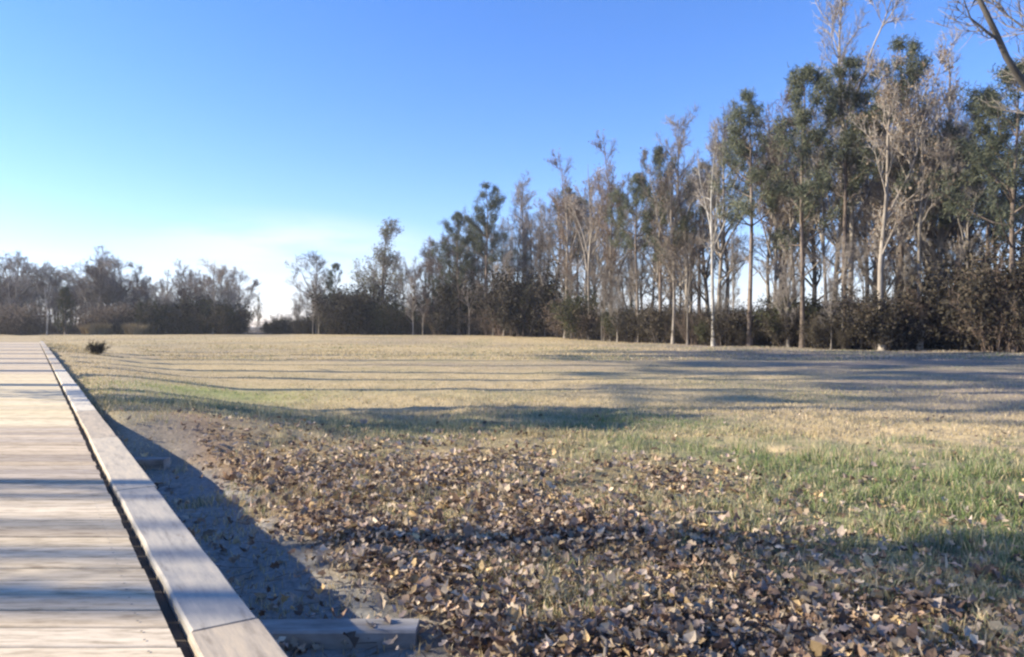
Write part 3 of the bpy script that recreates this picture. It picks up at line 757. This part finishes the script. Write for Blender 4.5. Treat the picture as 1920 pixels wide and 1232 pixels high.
LAND = [(30, 'the far left bare tree'), (122, 'the small dark cedar'), (190, 'the broad grey crown at far left'), (262, 'the low cedar'), (312, 'the squat grey clump'), (400, 'the tallest tree of the squat clump'), (483, 'the lone pale sapling'), (590, 'the flat topped bare tree'), (628, 'the small hazy pine'),
 (722, 'the pale olive tree'), (775, 'the short reddish tree'), (860, 'the pine with the left reaching limb'), (912, 'the first tall pine'), (985, 'the pale tree right of the first tall pine'), (1022, 'the dark straight trunk'), (1060, 'the left brown tree mid treeline'), (1105, 'the middle brown tree mid treeline'), (1142, 'the tall reddish tree mid treeline'),
 (1195, 'the pine right of the brown trees'), (1238, 'the narrow pine'), (1285, 'the violet grey tree'), (1338, 'the bright pale trunk'), (1405, 'the pointed dense pine'), (1455, 'the tree between two pines'), (1505, 'the teal pine'), (1548, 'the thin tree between pines'), (1585, 'the dark broad pine'), (1655, 'the big tan leaved tree'),
 (1688, 'the tallest pine'), (1725, 'the second tan leaved tree'), (1765, 'the wide hazy tree'), (1812, 'the lean dark trunk'), (1850, 'the pine with drooping boughs'), (1902, 'the pine cut by the right edge')]
pending = []
ORD = ['', 'second', 'third', 'fourth', 'fifth', 'sixth', 'seventh', 'eighth', 'ninth', 'tenth', 'eleventh', 'twelfth', 'thirteenth', 'fourteenth', 'fifteenth', 'sixteenth', 'seventeenth', 'eighteenth', 'nineteenth', 'twentieth']
def later(o, kind_, prep, px):
    pending.append((o, kind_, prep, px)); return o
def name_all():
    by = {}
    for o, k_, pr_, px in pending:
        l_ = min(LAND, key=lambda q: abs(q[0]-px))[1]; by.setdefault((k_, pr_, l_), []).append((px, o))
    for (k_, pr_, l_), m_ in by.items():
        m_.sort(key=lambda q: q[0])
        for n_, (px, o) in enumerate(m_):
            if len(m_) == 1: o['label'] = f'{k_} {pr_} {l_}'
            elif n_ == 0: o['label'] = f'leftmost {k_} {pr_} {l_}'
            elif n_ == len(m_)-1: o['label'] = f'rightmost {k_} {pr_} {l_}'
            else: o['label'] = f'{ORD[min(n_, 19)]} {k_} {pr_} {l_}, from left'
# back rows
def top_env(px):
    xs = [0, 60, 130, 190, 250, 280, 350, 400, 450, 475, 540, 590, 660, 722, 770, 820, 900, 960, 1060, 1140, 1190, 1300, 1400, 1500, 1600, 1700, 1800, 1950]
    ys = [478, 478, 500, 478, 485, 530, 510, 492, 512, 575, 565, 500, 530, 445, 490, 440, 395, 400, 355, 340, 355, 290, 220, 180, 160, 140, 180, 200]
    return float(np.interp(px, xs, ys))
px = -60
nb_ = 0
while px < 2050:
    rich = px > 1150
    gap = 455 < px < 540
    bk = rg.uniform(2, 16) if px > 820 else rg.uniform(3, 22)
    x, Y = on_line(px, bk)
    py = top_env(px) + rg.uniform(5, 90 if rich else 45)
    pr = [bare[0], bare[1], bare[3], bare[2], redb[0], redb[1], pines[2], bare[3]][rg.integers(0, 8)]
    if gap: px += 25; continue
    kd_ = 'slender pine' if pr is pines[2] and px >= 820 else 'thin bare tree'
    if px < 820 and pr in (pines[2], bare[1]): pr = bare[0]
    if px < 280 and pr is bare[3]: pr = bare[2]
    if px < 470 and rg.uniform() < .5: pr = redb[1] if rg.uniform() < .65 else beech[1]
    H = top_h(py, Y)
    if px > 1330 and rg.uniform() < .45: px += 16; continue
    if pr is pines[2]: lab, gp = 'slender pine deep inside the wood, half hidden by the front trees', 'pines in the back rows of the wood'
    elif px < 820: lab, gp = 'thin grey brown bare tree in the crowded far left treeline', 'thin bare trees in the far left treeline'
    else: lab, gp = 'thin bare tree in the crowded back rows of the right hand wood', 'thin bare trees in the back rows of the wood'
    later(place(pr, x, Y, H, rg.uniform(0, 6.28), lab, 'tree', gp, rg.uniform(.8, 1.1)*(1.5 if px < 460 else 1.15)), kd_, 'behind', px)
    nb_ += 1
    px += rg.uniform(12, 22) if px > 1150 else (rg.uniform(10, 19) if px > 780 else (rg.uniform(5, 10) if px < 470 else rg.uniform(12, 24)))
# special low growth
x, Y = on_line(122, -6); place(ced[0], x, Y, 7.0, 0, 'small dark olive and rust coloured cedar by the far end of the boardwalk', 'tree', 'cedars at the far left', 1.1)
x, Y = on_line(262, -3); place(ced[1], x, Y, 4.8, 1, 'low dark cedar at the left foot of the squat grey clump', 'tree', 'cedars at the far left', 1.1)
place(shr[1], at(182, 30.5), 30.5, .5, 1, 'small dark brush clump on the tan field just right of the boardwalk end', 'shrub', None, 1.0)
# straw band
for i in range(26):
    p_ = rg.uniform(150, 285); x, Y = on_line(p_, rg.uniform(-5, -1))
    later(place(strw[i % 2], x, Y, rg.uniform(1.0, 1.9), rg.uniform(0, 6), 'tall straw yellow grass clump in the sunlit band below the far left trees', 'dry grass', 'straw grass clumps below the far left trees', 1.3), 'tall straw grass clump', 'below', p_)
for i in range(14):
    p_ = rg.uniform(-20, 95); x, Y = on_line(p_, rg.uniform(-3, 0))
    later(place(shr[2] if i % 2 else tang[0], x, Y, rg.uniform(2.5, 4.5), rg.uniform(0, 6), 'reddish brown bare thicket shrub at the foot of the far left trees', 'shrub', 'reddish shrubs at the far left', 1.0), 'reddish bare shrub', 'below', p_)
for i in range(12):
    p_ = rg.uniform(140, 285); x, Y = on_line(p_, rg.uniform(-1, 1))
    later(place(tang[0], x, Y, rg.uniform(2.5, 4.2), rg.uniform(0, 6), 'y', 'shrub', 'tan leaved shrubs behind the straw grass', 1.2), 'tan leaved bush', 'below', p_)
# undergrowth shrubs along the wood's edge
px = 290
while px < 1990:
    if 455 < px < 505: px += 10; continue
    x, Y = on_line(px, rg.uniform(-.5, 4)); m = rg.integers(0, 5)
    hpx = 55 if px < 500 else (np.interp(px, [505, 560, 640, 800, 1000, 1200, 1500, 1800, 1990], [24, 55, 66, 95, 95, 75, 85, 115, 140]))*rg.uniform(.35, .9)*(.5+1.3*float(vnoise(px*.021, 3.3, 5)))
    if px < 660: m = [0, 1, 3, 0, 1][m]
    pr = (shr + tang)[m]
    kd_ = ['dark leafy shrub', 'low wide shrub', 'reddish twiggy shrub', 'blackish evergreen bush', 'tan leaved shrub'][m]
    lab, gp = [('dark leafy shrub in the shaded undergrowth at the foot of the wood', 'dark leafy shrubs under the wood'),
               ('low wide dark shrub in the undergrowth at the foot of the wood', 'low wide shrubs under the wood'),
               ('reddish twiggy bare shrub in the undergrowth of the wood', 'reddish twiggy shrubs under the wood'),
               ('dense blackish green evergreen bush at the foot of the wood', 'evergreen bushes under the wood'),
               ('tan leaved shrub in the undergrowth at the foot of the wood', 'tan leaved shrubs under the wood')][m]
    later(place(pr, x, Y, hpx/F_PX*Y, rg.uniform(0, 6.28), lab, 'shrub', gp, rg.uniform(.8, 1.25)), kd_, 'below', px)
    px += rg.uniform(10, 18)
for i in range(11):
    p_ = 1835 + i*17; x, Y = on_line(p_, rg.uniform(-2.5, 1.5))
    later(place([shr[1], shr[0], shr[2]][i % 3], x, Y, rg.uniform(3.2, 5.2) if p_ > 1860 else 2.6, rg.uniform(0, 6), 'y', 'shrub', 'tall dark bushes at the right edge', 1.0), 'tall near black bush', 'below', p_)
for i in range(46):
    p_ = rg.uniform(560, 1960); x, Y = on_line(p_, rg.uniform(-1.5, 3)); pr = [bare[0], redb[1], bare[2], beech[1], bare[3]][rg.integers(0, 5)]
    later(place(pr, x, Y, rg.uniform(3.5, 8.5), rg.uniform(0, 6.28), 'y', 'sapling', 'saplings along the foot of the wood', rg.uniform(.7, 1.1)), 'small bare sapling', 'near', p_)
# near bare tree reaching in at the top right corner
rt = bare_tree(151, 15, .22, .3, .36, 44, tw=1.1, twm='twig', name='bare_tree', wood='bark_dark', forks=[(.38, (-.85, .1, 1), .5), (.5, (-.5, -.2, 1), .45), (.45, (.6, .2, 1), .4)])
protoH[rt.name] = 15
place(rt, 14.2, 18.6, 15.5, 0, 'nearer bare tree beyond the right edge whose grey branches cross the top right corner', 'tree', None, 1.0)

# undergrowth mass deeper in the wood: twigs and leaves nobody could count
r = np.random.default_rng(61); C = Acc()
n = 26000
pxs = r.uniform(-150, 2100, n); pts = []
ks = (pxs-960)/F_PX
ysg = np.linspace(20, 130, 551)
cache = {}
kb = np.linspace(ks.min(), ks.max(), 300); Yb = []
for k in kb:
    d = ysg - line_y(k*ysg); Yb.append(ysg[int(np.argmax(d > 0))])
Y0 = np.interp(ks, kb, Yb); Y = Y0 + r.uniform(.5, 22, n)**1.0; x = ks*Y
keep = ~((pxs > 460) & (pxs < 508)); x, Y, Y0, pxs = x[keep], Y[keep], Y0[keep], pxs[keep]; n = len(x)
hh = np.interp(pxs, [-150, 280, 300, 500, 520, 700, 2100], [1.6, 1.6, 2.0, 2.0, 1.6, 3.0, 3.2])*(.5+.8*fbm(x*.4, Y*.4, 71))
z = height(x, Y)
for rep in range(4):
    b = np.stack([x + r.normal(0, .4, n), Y + r.normal(0, .4, n), z + hh*r.uniform(0, .6, n)], 1)
    e = b + np.stack([r.normal(0, .3, n), r.normal(0, .3, n), hh*r.uniform(.2, .5, n)], 1)
    segs(C, b, e, .014, .006, 3)
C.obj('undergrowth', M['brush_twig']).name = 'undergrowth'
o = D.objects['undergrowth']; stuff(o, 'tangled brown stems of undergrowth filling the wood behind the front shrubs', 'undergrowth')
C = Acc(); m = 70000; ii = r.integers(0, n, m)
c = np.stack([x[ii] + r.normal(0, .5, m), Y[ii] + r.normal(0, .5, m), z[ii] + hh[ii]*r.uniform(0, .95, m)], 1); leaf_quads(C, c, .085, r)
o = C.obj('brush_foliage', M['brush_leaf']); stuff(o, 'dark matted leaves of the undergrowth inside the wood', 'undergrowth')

# far wooded backdrop: crowns of the wood going on behind
# ------------------------------------------------------------------ trees outside the frame on the left, they shade the field
shade = [pine(251, 24, .28, .56, .20, 16, .8), pine(252, 23, .26, .60, .19, 15, .8)]
for o, h_ in zip(shade, (24, 23)): protoH[o.name] = h_
k = 0
for (x, y, H) in ((-26, 13.0, 23), (-24, 16.5, 24), (-27, 20, 25), (-24, 22.5, 24), (-25.5, 26.5, 25), (-30, 30.5, 27), (-34, 35, 28), (-37.5, 39.5, 29)):
    place(shade[k % 2], x, y, H, rg.uniform(0, 6), 'tall pine beyond the left edge whose shadow crosses the field', 'tree', 'pines beyond the left edge of the view', 1.15); k += 1
place(pines[1], -11.5, 11.4, 6.5, 1, 'shorter pine beyond the left edge whose crown darkens the band of grass behind the leaves', 'tree', None, .85)
place(pines[3], -12.4, 10.4, 6.3, 1, 'shortest pine beyond the left edge, next to the one darkening the band of grass', 'tree', None, .85)
place(shade[1], -23.4, 5.2, 20, 1, 'narrow pine beyond the left edge shading the lower right foreground', 'tree', None, .42)
place(shade[1], -24.2, 4.4, 21.5, 4, 'third narrow pine added for shade beyond the left edge, farthest from the boardwalk of the close ones', 'tree', None, .42)  # further unseen pines, added and narrowed to deepen the lower right shade
place(pines[1], -13.4, 5.0, 18.5, 2.2, 'full crowned pine added for shade beyond the left edge, nearest of the close ones to the boardwalk', 'tree', None, .42)
place(pines[0], -14.2, 3.1, 17.5, 1.2, 'broad pine beyond the left edge whose shadow darkens the bottom right corner', 'tree', None, .4)
place(pines[2], -20.0, 4.8, 20.5, .7, 'open crowned pine added for shade beyond the left edge between the narrow ones', 'tree', None, .35)
place(shade[0], -22.4, 3.9, 20.5, 3, 'twin topped pine added for shade beyond the left edge between the narrow ones', 'tree', None, .5)
place(shade[1], -21.6, 3.2, 19.5, 5, 'slightly lower narrow pine added for shade beyond the left edge, next to the boardwalk side', 'tree', None, .5)
place(shade[0], -23.2, 2.5, 21, 2, 'second narrow pine beyond the left edge shading the bottom right corner', 'tree', None, .6)

name_all()
# drop prototypes never placed
for o in [o for o in S.objects if o.get('label') == 'x']:
    for c in list(o.children): D.objects.remove(c)
    D.objects.remove(o)
# ------------------------------------------------------------------ fallen sticks
def stick(p0, p1, rad, label, seed):
    r = np.random.default_rng(seed); root = thing('fallen_stick', label, 'stick', (*p0, float(height(*p0))), 0, 'sticks lying in the leaves')
    d = np.array([p1[0]-p0[0], p1[1]-p0[1]]); n = 9; A = Acc(); pts = []
    for i in range(n):
        f = i/(n-1); q = d*f + r.normal(0, .012, 2); zz = float(height(p0[0]+q[0], p0[1]+q[1]) - height(*p0)); pts.append((q[0], q[1], zz + rad + .02 + .02*r.uniform()))
    pts = np.array(pts); rr = np.linspace(rad, rad*.45, n); tube(A, pts, rr, 7, r, .12)
    rr0 = rad*.5; b = pts[5]; e = b + np.array([d[1]*.25+.02, -d[0]*.2, .03]); segs(A, [b], [e], rr0, rr0*.5, 5)
    A.obj('branch', M['bark_grey'], root, True); return root
stick((.28, 2.35), (.40, 3.05), .016, 'pale stick pointing away from the camera in the leaves at the bottom centre', 1)
stick((1.5, 3.7), (2.15, 3.45), .014, 'short stick lying in the shaded patch at the lower right', 2)
stick((.9, 4.8), (1.5, 5.1), .012, 'thin stick among the leaves below the green tussocks', 3)

# ------------------------------------------------------------------ air
HZ = .0004
a = Acc(); box(a, (0, 300, 20), (1300, 0, 0), (0, 1300, 0), (0, 0, 26))
mh = D.materials.new('air_haze'); mh.use_nodes = True; n_ = mh.node_tree; n_.nodes.clear()
mo = n_.nodes.new('ShaderNodeOutputMaterial'); pv = n_.nodes.new('ShaderNodeVolumePrincipled')
pv.inputs['Density'].default_value = HZ; pv.inputs['Color'].default_value = (.90, .95, 1.0, 1); pv.inputs['Anisotropy'].default_value = .2
n_.links.new(pv.outputs[0], mo.inputs['Volume'])
hz = a.obj('haze', mh); stuff(hz, 'thin pale air haze over the field that lightens the far trees', 'haze')
